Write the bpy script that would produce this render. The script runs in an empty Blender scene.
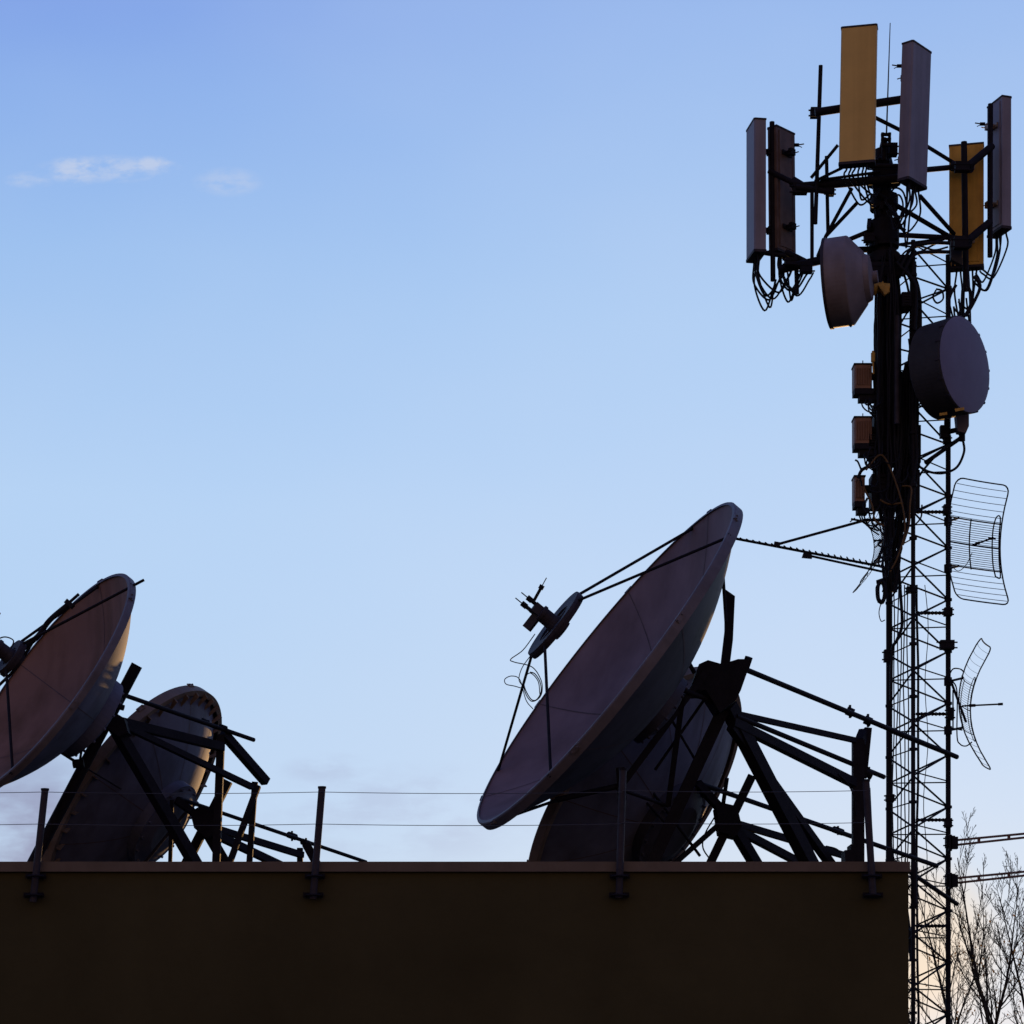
import bpy, math, random
from mathutils import Vector as V
random.seed(7)
sc = bpy.context.scene
col = sc.collection
# ------------------------------------------------------------ camera
F = 2400.0; YH = 1100.0; EYE = 1.6
cam = bpy.data.cameras.new('camera'); co = bpy.data.objects.new('camera', cam); col.objects.link(co)
co.location = (0, 0, EYE); co.rotation_euler = (math.radians(90), 0, 0)
cam.sensor_width = 36; cam.lens = 36 * F / 1024; cam.shift_y = (YH - 512) / 1024
cam.clip_start = .1; cam.clip_end = 5000
sc.camera = co
sc.render.resolution_x = 1024; sc.render.resolution_y = 1024
# ------------------------------------------------------------ light
SUN_AZ = 9.5; SUN_EL = 3.7
w = bpy.data.worlds.new('World'); sc.world = w; w.use_nodes = True
nt = w.node_tree; N = nt.nodes; L = nt.links; N.clear()
def nd(t, **k):
    n = N.new(t)
    for a, b in k.items(): setattr(n, a, b)
    return n
def mth(op, a, b=None, c=None, clamp=False):
    n = nd('ShaderNodeMath', operation=op, use_clamp=clamp)
    for i, v in enumerate((a, b, c)):
        if v is None: continue
        if isinstance(v, (int, float)): n.inputs[i].default_value = v
        else: L.new(v, n.inputs[i])
    return n.outputs[0]
def ramp(fac, stops, ease='LINEAR'):
    n = nd('ShaderNodeValToRGB'); n.color_ramp.interpolation = ease
    e = n.color_ramp.elements
    while len(e) < len(stops): e.new(.5)
    for k, (p, c) in zip(e, stops): k.position = p; k.color = (*c, 1)
    L.new(fac, n.inputs[0]); return n.outputs[0]
def mixc(f, a, b, mode='MIX'):
    n = nd('ShaderNodeMix', data_type='RGBA', blend_type=mode)
    for s, v in ((n.inputs[0], f), (n.inputs[6], a), (n.inputs[7], b)):
        if isinstance(v, (int, float)): s.default_value = v
        elif isinstance(v, tuple): s.default_value = (*v, 1)
        else: L.new(v, s)
    return n.outputs[2]
def mrange(v, a, b, c=0., d=1., smooth=True):
    n = nd('ShaderNodeMapRange', interpolation_type='SMOOTHSTEP' if smooth else 'LINEAR')
    L.new(v, n.inputs[0])
    for i, q in enumerate((a, b, c, d)): n.inputs[i + 1].default_value = q
    return n.outputs[0]
tc = nd('ShaderNodeTexCoord'); sp = nd('ShaderNodeSeparateXYZ'); L.new(tc.outputs['Generated'], sp.inputs[0])
X, Y, Z = sp.outputs
def lin(r, g, b):
    return tuple(((c / 255 + .055) / 1.055) ** 2.4 if c > 10 else c / 255 / 12.92 for c in (r, g, b))
front = ramp(Z, [(0, lin(206, 224, 238)), (.05, lin(200, 223, 243)), (.12, lin(194, 220, 249)), (.21, lin(189, 217, 251)),
                 (.31, lin(176, 209, 249)), (.36, lin(166, 200, 246)), (.41, lin(156, 190, 243)), (.6, lin(90, 130, 205)), (1, lin(55, 85, 150))])
deep = ramp(Z, [(0, lin(196, 214, 232)), (.12, lin(188, 216, 248)), (.24, lin(181, 213, 250)), (.33, lin(153, 193, 244)), (.385, lin(134, 174, 239)), (.41, lin(122, 160, 235)), (1, lin(50, 75, 145))])
front = mixc(mrange(X, .12, -.27), front, deep)
back = ramp(Z, [(0, lin(160, 120, 82)), (.10, lin(226, 172, 120)), (.35, lin(188, 150, 130)), (.6, lin(92, 94, 136)), (1, lin(60, 84, 150))])
side = ramp(Z, [(0, lin(120, 128, 160)), (.2, lin(112, 128, 182)), (.5, lin(80, 100, 165)), (1, lin(60, 84, 150))])
body = mixc(mrange(Y, .82, .15), front, side)
body = mixc(mrange(Y, -.25, -.95), body, back)
glow_dir = V((math.sin(math.radians(SUN_AZ)) * math.cos(math.radians(SUN_EL)), math.cos(math.radians(SUN_AZ)) * math.cos(math.radians(SUN_EL)), math.sin(math.radians(SUN_EL))))
vm = nd('ShaderNodeVectorMath', operation='DOT_PRODUCT'); L.new(tc.outputs['Generated'], vm.inputs[0]); vm.inputs[1].default_value = glow_dir
gl = mrange(vm.outputs['Value'], .9991, 1.0)
body = mixc(mth('MULTIPLY', gl, .42), body, lin(255, 214, 140))
# thin cirrus high on the left and dull low cloud banks, placed by direction in the sky
U_ = mth('DIVIDE', X, mth('MAXIMUM', Y, .05)); V_ = mth('DIVIDE', Z, mth('MAXIMUM', Y, .05))
cb = nd('ShaderNodeCombineXYZ'); L.new(U_, cb.inputs[0]); L.new(V_, cb.inputs[1])
def noise(scale, sx, sy, detail=6, rough=.6):
    m = nd('ShaderNodeMapping'); L.new(cb.outputs[0], m.inputs[0]); m.inputs['Scale'].default_value = (sx, sy, 1)
    n = nd('ShaderNodeTexNoise'); n.inputs['Scale'].default_value = scale; n.inputs['Detail'].default_value = detail; n.inputs['Roughness'].default_value = rough
    L.new(m.outputs[0], n.inputs['Vector']); return n.outputs[0]
def ell(px, py, rx, ry):
    u = (px - 512) / F; v = (YH - py) / F
    a = mth('DIVIDE', mth('SUBTRACT', U_, u), rx / F); b = mth('DIVIDE', mth('SUBTRACT', V_, v), ry / F)
    d = mth('ADD', mth('MULTIPLY', a, a), mth('MULTIPLY', b, b))
    return mrange(d, 1.0, 0.0)
n1 = noise(95, 1, 2.2, 8, .62)
m1 = mth('MULTIPLY', ell(108, 169, 80, 16), .75)
for q in ((75, 170, 34, 18), (150, 164, 30, 10), (30, 180, 30, 10), (228, 182, 40, 17)):
    m1 = mth('MAXIMUM', m1, mth('MULTIPLY', ell(*q), .95 if 60 < q[0] < 200 else .5))
c1 = mth('MULTIPLY', m1, mrange(n1, .33, .64))
body = mixc(mth('MULTIPLY', c1, .80), body, lin(200, 212, 237))
n2 = noise(16, 1, 2.4, 5, .55)
m2 = mth('MULTIPLY', mrange(V_, .165, .11), mrange(U_, -.145, -.20))
c2 = mth('MULTIPLY', m2, mrange(n2, .25, .6))
body = mixc(mth('MULTIPLY', c2, .95), body, lin(132, 134, 172))
m3 = mth('MAXIMUM', ell(400, 815, 170, 60), ell(330, 770, 60, 20))
c3 = mth('MULTIPLY', m3, mrange(noise(26, 1, 2.5, 5, .6), .35, .65))
body = mixc(mth('MULTIPLY', c3, .32), body, lin(160, 172, 208))
hz = noise(5, 1, 1.6, 3, .5)
body = mixc(mrange(hz, .3, .7, 0, .09), body, lin(214, 226, 244))
ns = nd('ShaderNodeTexSky', sky_type='NISHITA'); ns.sun_disc = False
ns.sun_elevation = math.radians(SUN_EL); ns.sun_rotation = math.radians(SUN_AZ)
nsx = mixc(1.0, ns.outputs[0], (.08, .08, .08), 'MULTIPLY')
fin = mixc(.06, body, nsx)
bg = nd('ShaderNodeBackground'); L.new(fin, bg.inputs[0]); bg.inputs[1].default_value = 1.0
out = nd('ShaderNodeOutputWorld'); L.new(bg.outputs[0], out.inputs[0])
sl = bpy.data.lights.new('sun', 'SUN'); sl.energy = 1.3; sl.angle = math.radians(.5); sl.color = (1, .56, .20)
so = bpy.data.objects.new('sun', sl); col.objects.link(so)
so.rotation_euler = (-glow_dir).to_track_quat('-Z', 'Y').to_euler()
vs = sc.view_settings; vs.view_transform = 'Standard'; vs.look = 'None'; vs.exposure = 0; vs.gamma = 1
# ------------------------------------------------------------ materials
def mat(name, c, rough=.6, metal=0., var=.25, scale=6., bump=0., spec=.3, c2=None):
    m = bpy.data.materials.new(name); m.use_nodes = True; t = m.node_tree; b = t.nodes['Principled BSDF']
    b.inputs['Roughness'].default_value = rough; b.inputs['Metallic'].default_value = metal
    b.inputs['Specular IOR Level'].default_value = spec
    tx = t.nodes.new('ShaderNodeTexCoord'); n = t.nodes.new('ShaderNodeTexNoise')
    n.inputs['Scale'].default_value = scale; n.inputs['Detail'].default_value = 7; n.inputs['Roughness'].default_value = .62
    t.links.new(tx.outputs['Object'], n.inputs['Vector'])
    r = t.nodes.new('ShaderNodeValToRGB')
    r.color_ramp.elements[0].position = .3; r.color_ramp.elements[1].position = .72
    d = c2 or tuple(x * (1 - var) for x in c)
    r.color_ramp.elements[0].color = (*d, 1); r.color_ramp.elements[1].color = (*[min(1, x * (1 + var * .6)) for x in c], 1)
    t.links.new(n.outputs[0], r.inputs[0]); t.links.new(r.outputs[0], b.inputs['Base Color'])
    if bump:
        bp = t.nodes.new('ShaderNodeBump'); bp.inputs['Strength'].default_value = bump; bp.inputs['Distance'].default_value = .01
        n2 = t.nodes.new('ShaderNodeTexNoise'); n2.inputs['Scale'].default_value = scale * 8; n2.inputs['Detail'].default_value = 5
        t.links.new(tx.outputs['Object'], n2.inputs['Vector']); t.links.new(n2.outputs[0], bp.inputs['Height']); t.links.new(bp.outputs[0], b.inputs['Normal'])
    return m
def streaks(m, amount=.5, sx=5., sz=.25, tint=(.5, .45, .4)):
    """rain streaks and dirt runs that belong to the surface"""
    t = m.node_tree; b = t.nodes['Principled BSDF']; src = b.inputs['Base Color'].links[0].from_socket
    tx = t.nodes.new('ShaderNodeTexCoord'); mp = t.nodes.new('ShaderNodeMapping'); mp.inputs['Scale'].default_value = (sx, sx, sz)
    n = t.nodes.new('ShaderNodeTexNoise'); n.inputs['Scale'].default_value = 1; n.inputs['Detail'].default_value = 6
    r = t.nodes.new('ShaderNodeMapRange'); r.inputs[1].default_value = .45; r.inputs[2].default_value = .7; r.inputs[4].default_value = amount
    x = t.nodes.new('ShaderNodeMix'); x.data_type = 'RGBA'; x.blend_type = 'MULTIPLY'; x.inputs[7].default_value = (*tint, 1)
    t.links.new(tx.outputs['Object'], mp.inputs[0]); t.links.new(mp.outputs[0], n.inputs['Vector']); t.links.new(n.outputs[0], r.inputs[0])
    t.links.new(r.outputs[0], x.inputs[0]); t.links.new(src, x.inputs[6]); t.links.new(x.outputs[2], b.inputs['Base Color'])
    return m
M = dict(
    steel=mat('dark_steel', (.012, .011, .018), .7, .0, .4, 9, .2, spec=.12),
    steel2=mat('weathered_steel', (.035, .030, .042), .65, .0, .4, 9, .2, spec=.2),
    cable=mat('cable_rubber', (.009, .009, .015), .65, 0, .2, 12, spec=.15),
    ycable=mat('yellow_cable', (.10, .055, .015), .5, 0, .3, 12),
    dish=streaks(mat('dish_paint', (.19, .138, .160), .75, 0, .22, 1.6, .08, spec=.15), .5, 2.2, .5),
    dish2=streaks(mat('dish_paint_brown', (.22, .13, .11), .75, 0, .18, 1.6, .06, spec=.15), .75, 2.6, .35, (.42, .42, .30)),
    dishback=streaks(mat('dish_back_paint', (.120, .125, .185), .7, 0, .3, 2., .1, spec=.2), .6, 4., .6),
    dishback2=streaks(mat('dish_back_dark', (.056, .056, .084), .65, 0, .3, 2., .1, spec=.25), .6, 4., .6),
    rim=mat('dish_rim_paint', (.115, .102, .125), .6, 0, .3, 4, .1),
    rimtan=mat('dish_rim_tan', (.17, .12, .09), .6, 0, .3, 4, .1),
    seam=mat('seam_caulk', (.095, .070, .080), .8, 0, .3, 8),
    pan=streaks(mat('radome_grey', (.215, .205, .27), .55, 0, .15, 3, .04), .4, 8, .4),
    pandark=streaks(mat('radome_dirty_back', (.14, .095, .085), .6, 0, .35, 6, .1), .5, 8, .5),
    panyel=streaks(mat('radome_warm_light', (.70, .46, .14), .5, 0, .12, 2, .03), .45, 7, .3, (.75, .7, .62)),  # ochre base colour stands in for warm reflected light; streaks are dirt
    panwarmlit2=streaks(mat('radome_back_warm_light', (.66, .38, .06), .5, 0, .2, 5, .05), .5, 8, .5),  # yellow light on the panel back, likewise put into its colour
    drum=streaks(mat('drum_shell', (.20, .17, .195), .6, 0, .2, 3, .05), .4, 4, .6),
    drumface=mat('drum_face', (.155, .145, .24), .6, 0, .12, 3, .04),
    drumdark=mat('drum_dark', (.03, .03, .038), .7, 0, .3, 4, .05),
    box=mat('radio_brown', (.24, .13, .09), .6, 0, .2, 8, .1),
    bolt=mat('ochre_mount', (.5, .30, .06), .55, 0, .35, 20, .2),
    zinc=mat('zinc_bolts', (.35, .27, .2), .5, .3, .3, 20),
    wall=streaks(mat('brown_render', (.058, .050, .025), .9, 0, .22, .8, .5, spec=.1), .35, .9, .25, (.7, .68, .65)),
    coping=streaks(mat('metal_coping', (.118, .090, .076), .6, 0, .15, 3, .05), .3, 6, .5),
    roof=mat('roof_felt', (.05, .05, .05), .95, 0, .3, 3, .3),
    ground=mat('grass_ground', (.05, .055, .03), .95, 0, .5, .3, .5, c2=(.06, .045, .03)),
    bark=mat('bark', (.03, .024, .018), .9, 0, .4, 12, .4),
    leaf=mat('withered_leaf', (.20, .12, .035), .8, 0, .4, 5),
    wire=mat('thin_wire', (.06, .065, .085), .5, .0, .2, 5),
    rust=mat('rusty_tube', (.20, .115, .085), .7, 0, .4, 8, .2),
    whip=mat('fibreglass_whip', (.03, .03, .05), .5, 0, .2, 5),
)
def leafmat(m):
    t = m.node_tree; b = t.nodes['Principled BSDF']; o = t.nodes['Material Output']
    tr = t.nodes.new('ShaderNodeBsdfTranslucent'); tr.inputs[0].default_value = (.55, .27, .05, 1)
    mx = t.nodes.new('ShaderNodeMixShader'); mx.inputs[0].default_value = .55
    t.links.new(b.outputs[0], mx.inputs[1]); t.links.new(tr.outputs[0], mx.inputs[2]); t.links.new(mx.outputs[0], o.inputs[0])
leafmat(M['leaf'])
# ------------------------------------------------------------ mesh helpers
def at(px, py, y): return V(((px - 512) / F * y, y, EYE + (YH - py) / F * y))
def ortho(d):
    d = d.normalized(); r = V((0, 0, 1)) if abs(d.z) < .9 else V((1, 0, 0))
    a = d.cross(r).normalized(); return a, d.cross(a).normalized()
class MB:
    def __init__(s): s.v = []; s.f = []; s.sm = []; s.mi = []
    def add(s, vs, fs, smooth=False, mi=0):
        o = len(s.v); s.v += [V(p) for p in vs]
        for f in fs: s.f.append([i + o for i in f]); s.sm.append(smooth); s.mi.append(mi)
        return s
    def tube(s, pts, r, n=8, mi=0, caps=True):
        pts = [V(p) for p in pts]; rs = r if isinstance(r, (list, tuple)) else [r] * len(pts)
        vs = []; a = None
        for i, p in enumerate(pts):
            d = (pts[min(i + 1, len(pts) - 1)] - pts[max(i - 1, 0)])
            if d.length < 1e-9: d = V((0, 0, 1))
            d.normalize()
            if a is None: a, b = ortho(d)
            else:
                a = (a - d * a.dot(d)); a = a.normalized() if a.length > 1e-6 else ortho(d)[0]; b = d.cross(a)
            for k in range(n):
                t = 2 * math.pi * k / n; vs.append(p + (a * math.cos(t) + b * math.sin(t)) * rs[i])
        fs = [[i * n + k, i * n + (k + 1) % n, (i + 1) * n + (k + 1) % n, (i + 1) * n + k] for i in range(len(pts) - 1) for k in range(n)]
        s.add(vs, fs, n > 4, mi)
        if caps:
            s.add(vs[:n], [list(range(n))[::-1]], False, mi); s.add(vs[-n:], [list(range(n))], False, mi)
        return s
    def beam(s, p, q, w, h, up=None, mi=0):
        p = V(p); q = V(q); d = (q - p).normalized()
        if up is None: a, b = ortho(d)
        else: a = d.cross(V(up)).normalized(); b = a.cross(d).normalized()
        vs = []
        for e in (p, q):
            for x, y in ((-1, -1), (1, -1), (1, 1), (-1, 1)): vs.append(e + a * x * w / 2 + b * y * h / 2)
        return s.add(vs, [[3, 2, 1, 0], [4, 5, 6, 7], [0, 1, 5, 4], [1, 2, 6, 5], [2, 3, 7, 6], [3, 0, 4, 7]], False, mi)
    def angle(s, p, q, w, up=None, mi=0):
        """L-section steel angle"""
        p = V(p); q = V(q); d = (q - p).normalized(); a, b = ortho(d); t = w * .16
        prof = [(-.5, -.5), (.5, -.5), (.5, -.5 + .16), (-.5 + .16, -.5 + .16), (-.5 + .16, .5), (-.5, .5)]
        vs = [e + a * x * w + b * y * w for e in (p, q) for x, y in prof]
        return s.add(vs, [[5, 4, 3, 2, 1, 0], [6, 7, 8, 9, 10, 11]] + [[i, (i + 1) % 6, (i + 1) % 6 + 6, i + 6] for i in range(6)], False, mi)
    def prism(s, prof, o, a, b, d, smooth=False, mi=0):
        n = len(prof); o = V(o)
        vs = [o + a * x + b * y for x, y in prof] + [o + a * x + b * y + d for x, y in prof]
        s.add(vs, [list(range(n))[::-1], list(range(n, 2 * n))], False, mi)
        return s.add(vs, [[i, (i + 1) % n, (i + 1) % n + n, i + n] for i in range(n)], smooth, mi)
    def lathe(s, prof, o, ax, n=48, mi=0, smooth=True, close=False):
        o = V(o); ax = V(ax).normalized(); a, b = ortho(ax)
        vs = [o + ax * h + (a * math.cos(2 * math.pi * k / n) + b * math.sin(2 * math.pi * k / n)) * r for r, h in prof for k in range(n)]
        m = len(prof); fs = []
        for i in range(m if close else m - 1):
            j = (i + 1) % m
            for k in range(n): fs.append([i * n + k, i * n + (k + 1) % n, j * n + (k + 1) % n, j * n + k])
        return s.add(vs, fs, smooth, mi)
    def build(s, name, m, parent=None, sub=False):
        off = V((0, 0, 0))
        if parent is not None:
            off = parent['_o'] if '_o' in parent else V((0, 0, 0)); off = V(off)
        me = bpy.data.meshes.new(name); me.from_pydata([tuple(p - off) for p in s.v], [], s.f)
        for mm in (m if isinstance(m, list) else [m]): me.materials.append(M[mm])
        me.polygons.foreach_set('use_smooth', s.sm); me.polygons.foreach_set('material_index', s.mi); me.update()
        o = bpy.data.objects.new(name, me); col.objects.link(o)
        if parent is not None:
            o.parent = parent; o['_o'] = tuple(off)
        return o
def tag(o, label=None, cat=None, group=None, kind=None):
    if label: o['label'] = label
    if cat: o['category'] = cat
    if group: o['group'] = group
    if kind: o['kind'] = kind
    return o
def thing(name, label, cat, loc, group=None):
    o = bpy.data.objects.new(name, None); col.objects.link(o); o.location = loc; o.empty_display_size = .2
    o['_o'] = tuple(loc); return tag(o, label, cat, group)
def part(name, m, parent, fn):
    mb = MB(); fn(mb); return mb.build(name, m, parent)
def px(th, y): return th / F * y
def curve(pts, n=10):
    """Catmull-Rom through points"""
    pts = [V(p) for p in pts]; P = [pts[0] * 2 - pts[1]] + pts + [pts[-1] * 2 - pts[-2]]; o = []
    for i in range(1, len(P) - 2):
        for k in range(n):
            t = k / n; a, b, c, d = P[i - 1:i + 3]
            o.append(.5 * ((2 * b) + (c - a) * t + (2 * a - 5 * b + 4 * c - d) * t * t + (3 * b - a - 3 * c + d) * t ** 3))
    return o + [pts[-1]]
def pipe(parent, name, m, p, q, th, kind='tube', n=10):
    a = at(*p); b = at(*q); r = px(th, (p[2] + q[2]) / 2) / 2; mb = MB()
    if kind == 'tube': mb.tube([a, b], r, n)
    elif kind == 'beam': mb.beam(a, b, r * 1.9, r * 1.9)
    elif kind == 'angle': mb.angle(a, b, r * 2.1)
    return mb.build(name, m, parent)
# ------------------------------------------------------------ ground
g = MB(); S = 3000
g.add([(-S, -S, 0), (S, -S, 0), (S, S, 0), (-S, S, 0)], [[0, 1, 2, 3]]); tag(g.build('ground', 'ground'), kind='structure')
# ------------------------------------------------------------ building
WY = 20.0; ztop = at(0, 862, WY).z; xr = at(909, 0, WY).x
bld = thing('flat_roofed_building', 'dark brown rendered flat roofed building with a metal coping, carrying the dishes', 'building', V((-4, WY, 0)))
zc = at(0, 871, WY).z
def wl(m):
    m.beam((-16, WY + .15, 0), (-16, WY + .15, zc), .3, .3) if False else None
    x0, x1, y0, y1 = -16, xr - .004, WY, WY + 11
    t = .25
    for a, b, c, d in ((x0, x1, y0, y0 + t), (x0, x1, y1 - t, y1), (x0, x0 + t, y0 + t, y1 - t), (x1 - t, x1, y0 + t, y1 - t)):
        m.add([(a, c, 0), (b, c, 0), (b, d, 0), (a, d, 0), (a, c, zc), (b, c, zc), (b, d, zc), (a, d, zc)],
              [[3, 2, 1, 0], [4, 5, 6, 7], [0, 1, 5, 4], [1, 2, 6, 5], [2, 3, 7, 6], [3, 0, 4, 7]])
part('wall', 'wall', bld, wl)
def cp(m):
    x0, x1, y0, y1 = -16.03, xr + .004, WY - .035, WY + 11.035
    t = .33; z0 = zc + .003; z1 = ztop
    def bx(a, b, c, d, e, f):
        m.add([(a, c, e), (b, c, e), (b, d, e), (a, d, e), (a, c, f), (b, c, f), (b, d, f), (a, d, f)],
              [[3, 2, 1, 0], [4, 5, 6, 7], [0, 1, 5, 4], [1, 2, 6, 5], [2, 3, 7, 6], [3, 0, 4, 7]])
    bx(x0, x1, y0, y0 + t, z0, z1); bx(x0, x1, y1 - t, y1, z0, z1)
    bx(x0, x0 + t, y0 + t, y1 - t, z0, z1); bx(x1 - t, x1, y0 + t, y1 - t, z0, z1)
    bx(x0 - .006, x1 + .006, y0 - .012, y0 - .001, z0 - .012, z0 + .008)      # drip edge
    x = -15.
    while x < xr:                                                             # lap joints
        bx(x, x + .05, y0 - .003, y0 - .0005, z0 + .009, z1 - .002); x += 2.43
part('coping', 'coping', bld, cp)
RZ = 3.15
part('roof', 'roof', bld, lambda m: m.add([(-15.7, WY + .26, RZ), (xr - .3, WY + .26, RZ), (xr - .3, WY + 10.7, RZ), (-15.7, WY + 10.7, RZ)], [[0, 1, 2, 3]]))
# downpipe at the right corner
def dp(m):
    m.tube([at(914, 862, 20.6), at(914, 908, 20.6)], .028, 10); m.beam(at(911, 905, 20.6), at(917, 905, 20.6), .06, .03)
part('gutter_outlet', 'steel', bld, dp)
# posts and wires on the parapet
post_l = ['leftmost wire post on the parapet, beside the black tilted leg of the brown dish',
          'wire post in open sky on the parapet, where the long sloping pipe ends',
          'wire post on the parapet below the large mauve dish, against the rear dish',
          'wire post at the right end of the parapet beside the dark upright frame']
tops = [(45, 790, 33, 902), (322, 788, 313, 899), (623, 770, 619, 898), (866, 781, 873, 896)]
PY = WY - .09
for (x0, y0, x1, y1), lb in zip(tops, post_l):
    t = thing('wire_post', lb, 'post', at(x1, y1, PY), 'wire posts clamped to the parapet')
    pp = part('pipe', 'steel2', t, lambda m: m.tube([at(x0, y0, PY), at(x1, y1, PY)], px(3.6, PY), 12))
    part('cap', 'steel', pp, lambda m: m.tube([at(x0, y0 + .5, PY), at(x0, y0 - 1.5, PY)], px(4.2, PY), 12))
    for k, yy in enumerate((876, 895)):
        f = (yy - y0) / (y1 - y0); c = x0 + (x1 - x0) * f
        def brk(m):
            m.beam(at(c - 10, yy, PY + .055), at(c + 10, yy, PY + .055), px(5, PY), .02, (0, 1, 0))
            m.tube(curve([at(c - 7, yy, PY + .06), at(c - 6.5, yy, PY - .03), at(c, yy - .5, PY - .058), at(c + 6.5, yy, PY - .03), at(c + 7, yy, PY + .06)], 5), px(1.2, PY), 6)
            for s in (-8.4, 8.4): m.tube([at(c + s, yy, PY + .06), at(c + s, yy, PY + .0)], px(1.4, PY), 6)
        part('clamp', 'steel', t, brk)
for yy, lb in ((792, 'upper thin wire strung along the parapet posts'), (824, 'lower thin wire strung along the parapet posts')):
    m = MB()
    xs = [-260] + [x0 + (x1 - x0) * ((yy - y0) / (y1 - y0)) for x0, y0, x1, y1 in tops]
    for a, b in zip(xs[:-1], xs[1:]):
        pts = [at(a + (b - a) * k / 10, yy + 1.6 * (1 - (2 * k / 10 - 1) ** 2) - (1.5 if a > 600 else 0), PY - .04) for k in range(11)]
        m.tube(pts, px(.34, PY), 5)
    tag(m.build('fence_wire', 'wire'), lb, 'wire', 'thin wires along the parapet')
# ------------------------------------------------------------ dishes
def axes(cx, cy, y, maj, cosn):
    """dish axes from its apparent tilt: maj = long axis of the aperture seen (right, up), cosn = how far it turns to us"""
    C = at(cx, cy, y); d = (C - V((0, 0, EYE))).normalized(); rt = V((1, 0, 0)); rt = (rt - d * rt.dot(d)).normalized(); up = rt.cross(d)
    mj = V(maj).normalized(); p = V((-mj.y, mj.x))     # perpendicular, pointing left/up
    s = math.sqrt(1 - cosn ** 2)
    n = (rt * p.x + up * p.y) * s - d * cosn
    a = (rt * mj.x + up * mj.y); a = (a - n * a.dot(n)).normalized(); b = n.cross(a)
    if b.dot(-d) < 0: b = -b
    return C, n.normalized(), a, b
def reflector(root, C, n, a, b, R, dep, mats, seams=12, flange=.10, gus=0, th=.03, rmat='rim'):
    mb = MB(); NA = 96; NR = 20
    def P(r, t, off=0.): return C + (a * math.cos(t) + b * math.sin(t)) * r - n * (dep * (1 - (r / R) ** 2) + off)
    for off, rev, mi in ((0., False, 0), (th, True, 1)):
        vs = [P(R * i / NR, 2 * math.pi * k / NA, off) for i in range(1, NR + 1) for k in range(NA)] + [P(0, 0, off)]
        fs = []
        for i in range(NR - 1):
            for k in range(NA):
                q = [i * NA + k, i * NA + (k + 1) % NA, (i + 1) * NA + (k + 1) % NA, (i + 1) * NA + k]
                fs.append(q[::-1] if rev else q)
        for k in range(NA):
            q = [NR * NA, k, (k + 1) % NA]; fs.append(q[::-1] if rev else q)
        mb.add(vs, fs, True, mi)
    # panel seams as narrow raised joint strips, on both faces
    for s in range(seams):
        t = 2 * math.pi * (s + .5) / seams
        for off, mi in ((-.003, 2), (th + .003, 2)):
            vs = []
            for i in range(13):
                r = R * (.16 + .83 * i / 12); dt = .0045 / r * R
                vs += [P(r, t - dt * .8, off), P(r, t + dt * .8, off)]
            mb.add(vs, [[2 * i, 2 * i + 1, 2 * i + 3, 2 * i + 2] for i in range(12)], True, mi)
    rf = mb.build('reflector', mats, root)
    m = MB()
    e = .012
    prof = [(R - .02, .012), (R + e, .012), (R + e + .01, 0), (R + e + .01, -flange), (R - .045, -flange), (R - .045, -flange - .012 if False else -flange + .012), (R - .003, -flange + .012), (R - .003, -.004)]
    m.lathe([(r, h) for r, h in prof], C, n, 96, smooth=False, close=True)
    for k in range(gus):
        t = 2 * math.pi * k / gus
        d = a * math.cos(t) + b * math.sin(t); q = n.cross(d)
        o = C + d * (R - .004)
        m.prism([(0, -flange), (-.13, -flange * .4 - dep * .12), (-.16, -flange * .4 - dep * .17), (-.02, -flange - .05)], o - q * .006, d, n, q * .012)
    for k in range(seams):       # joint plates on the flange
        t = 2 * math.pi * (k + .5) / seams; d = a * math.cos(t) + b * math.sin(t); q = n.cross(d)
        m.beam(C + d * (R + .027) - n * .01 - q * .05, C + d * (R + .027) - n * .01 + q * .05, .012, .05, n)
        for z in (-.035, .035): m.tube([C + d * (R + .03) - n * .01 + q * z, C + d * (R + .045) - n * .01 + q * z], .01, 6)
    m.build('rim', rmat, root)
    return P
def hub(root, P, C, n, dep, R, rr, ln, m='dishback2'):
    def f(mb):
        o = C - n * (dep + .0)
        k = dep * (rr / R) ** 2
        mb.lathe([(rr, k), (rr, -ln * .6), (rr * .96, -ln * .6), (rr * .9, -ln * .62), (rr * .6, -ln), (0.001, -ln)], o, n, 48, smooth=False)
        for j in range(16):
            t = 2 * math.pi * j / 16; a, b = ortho(n); d = a * math.cos(t) + b * math.sin(t)
            mb.tube([o + d * rr * .93 - n * ln * .6, o + d * rr * .93 - n * (ln * .6 + .03)], .015, 6)
    return part('hub', m, root, f)
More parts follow.
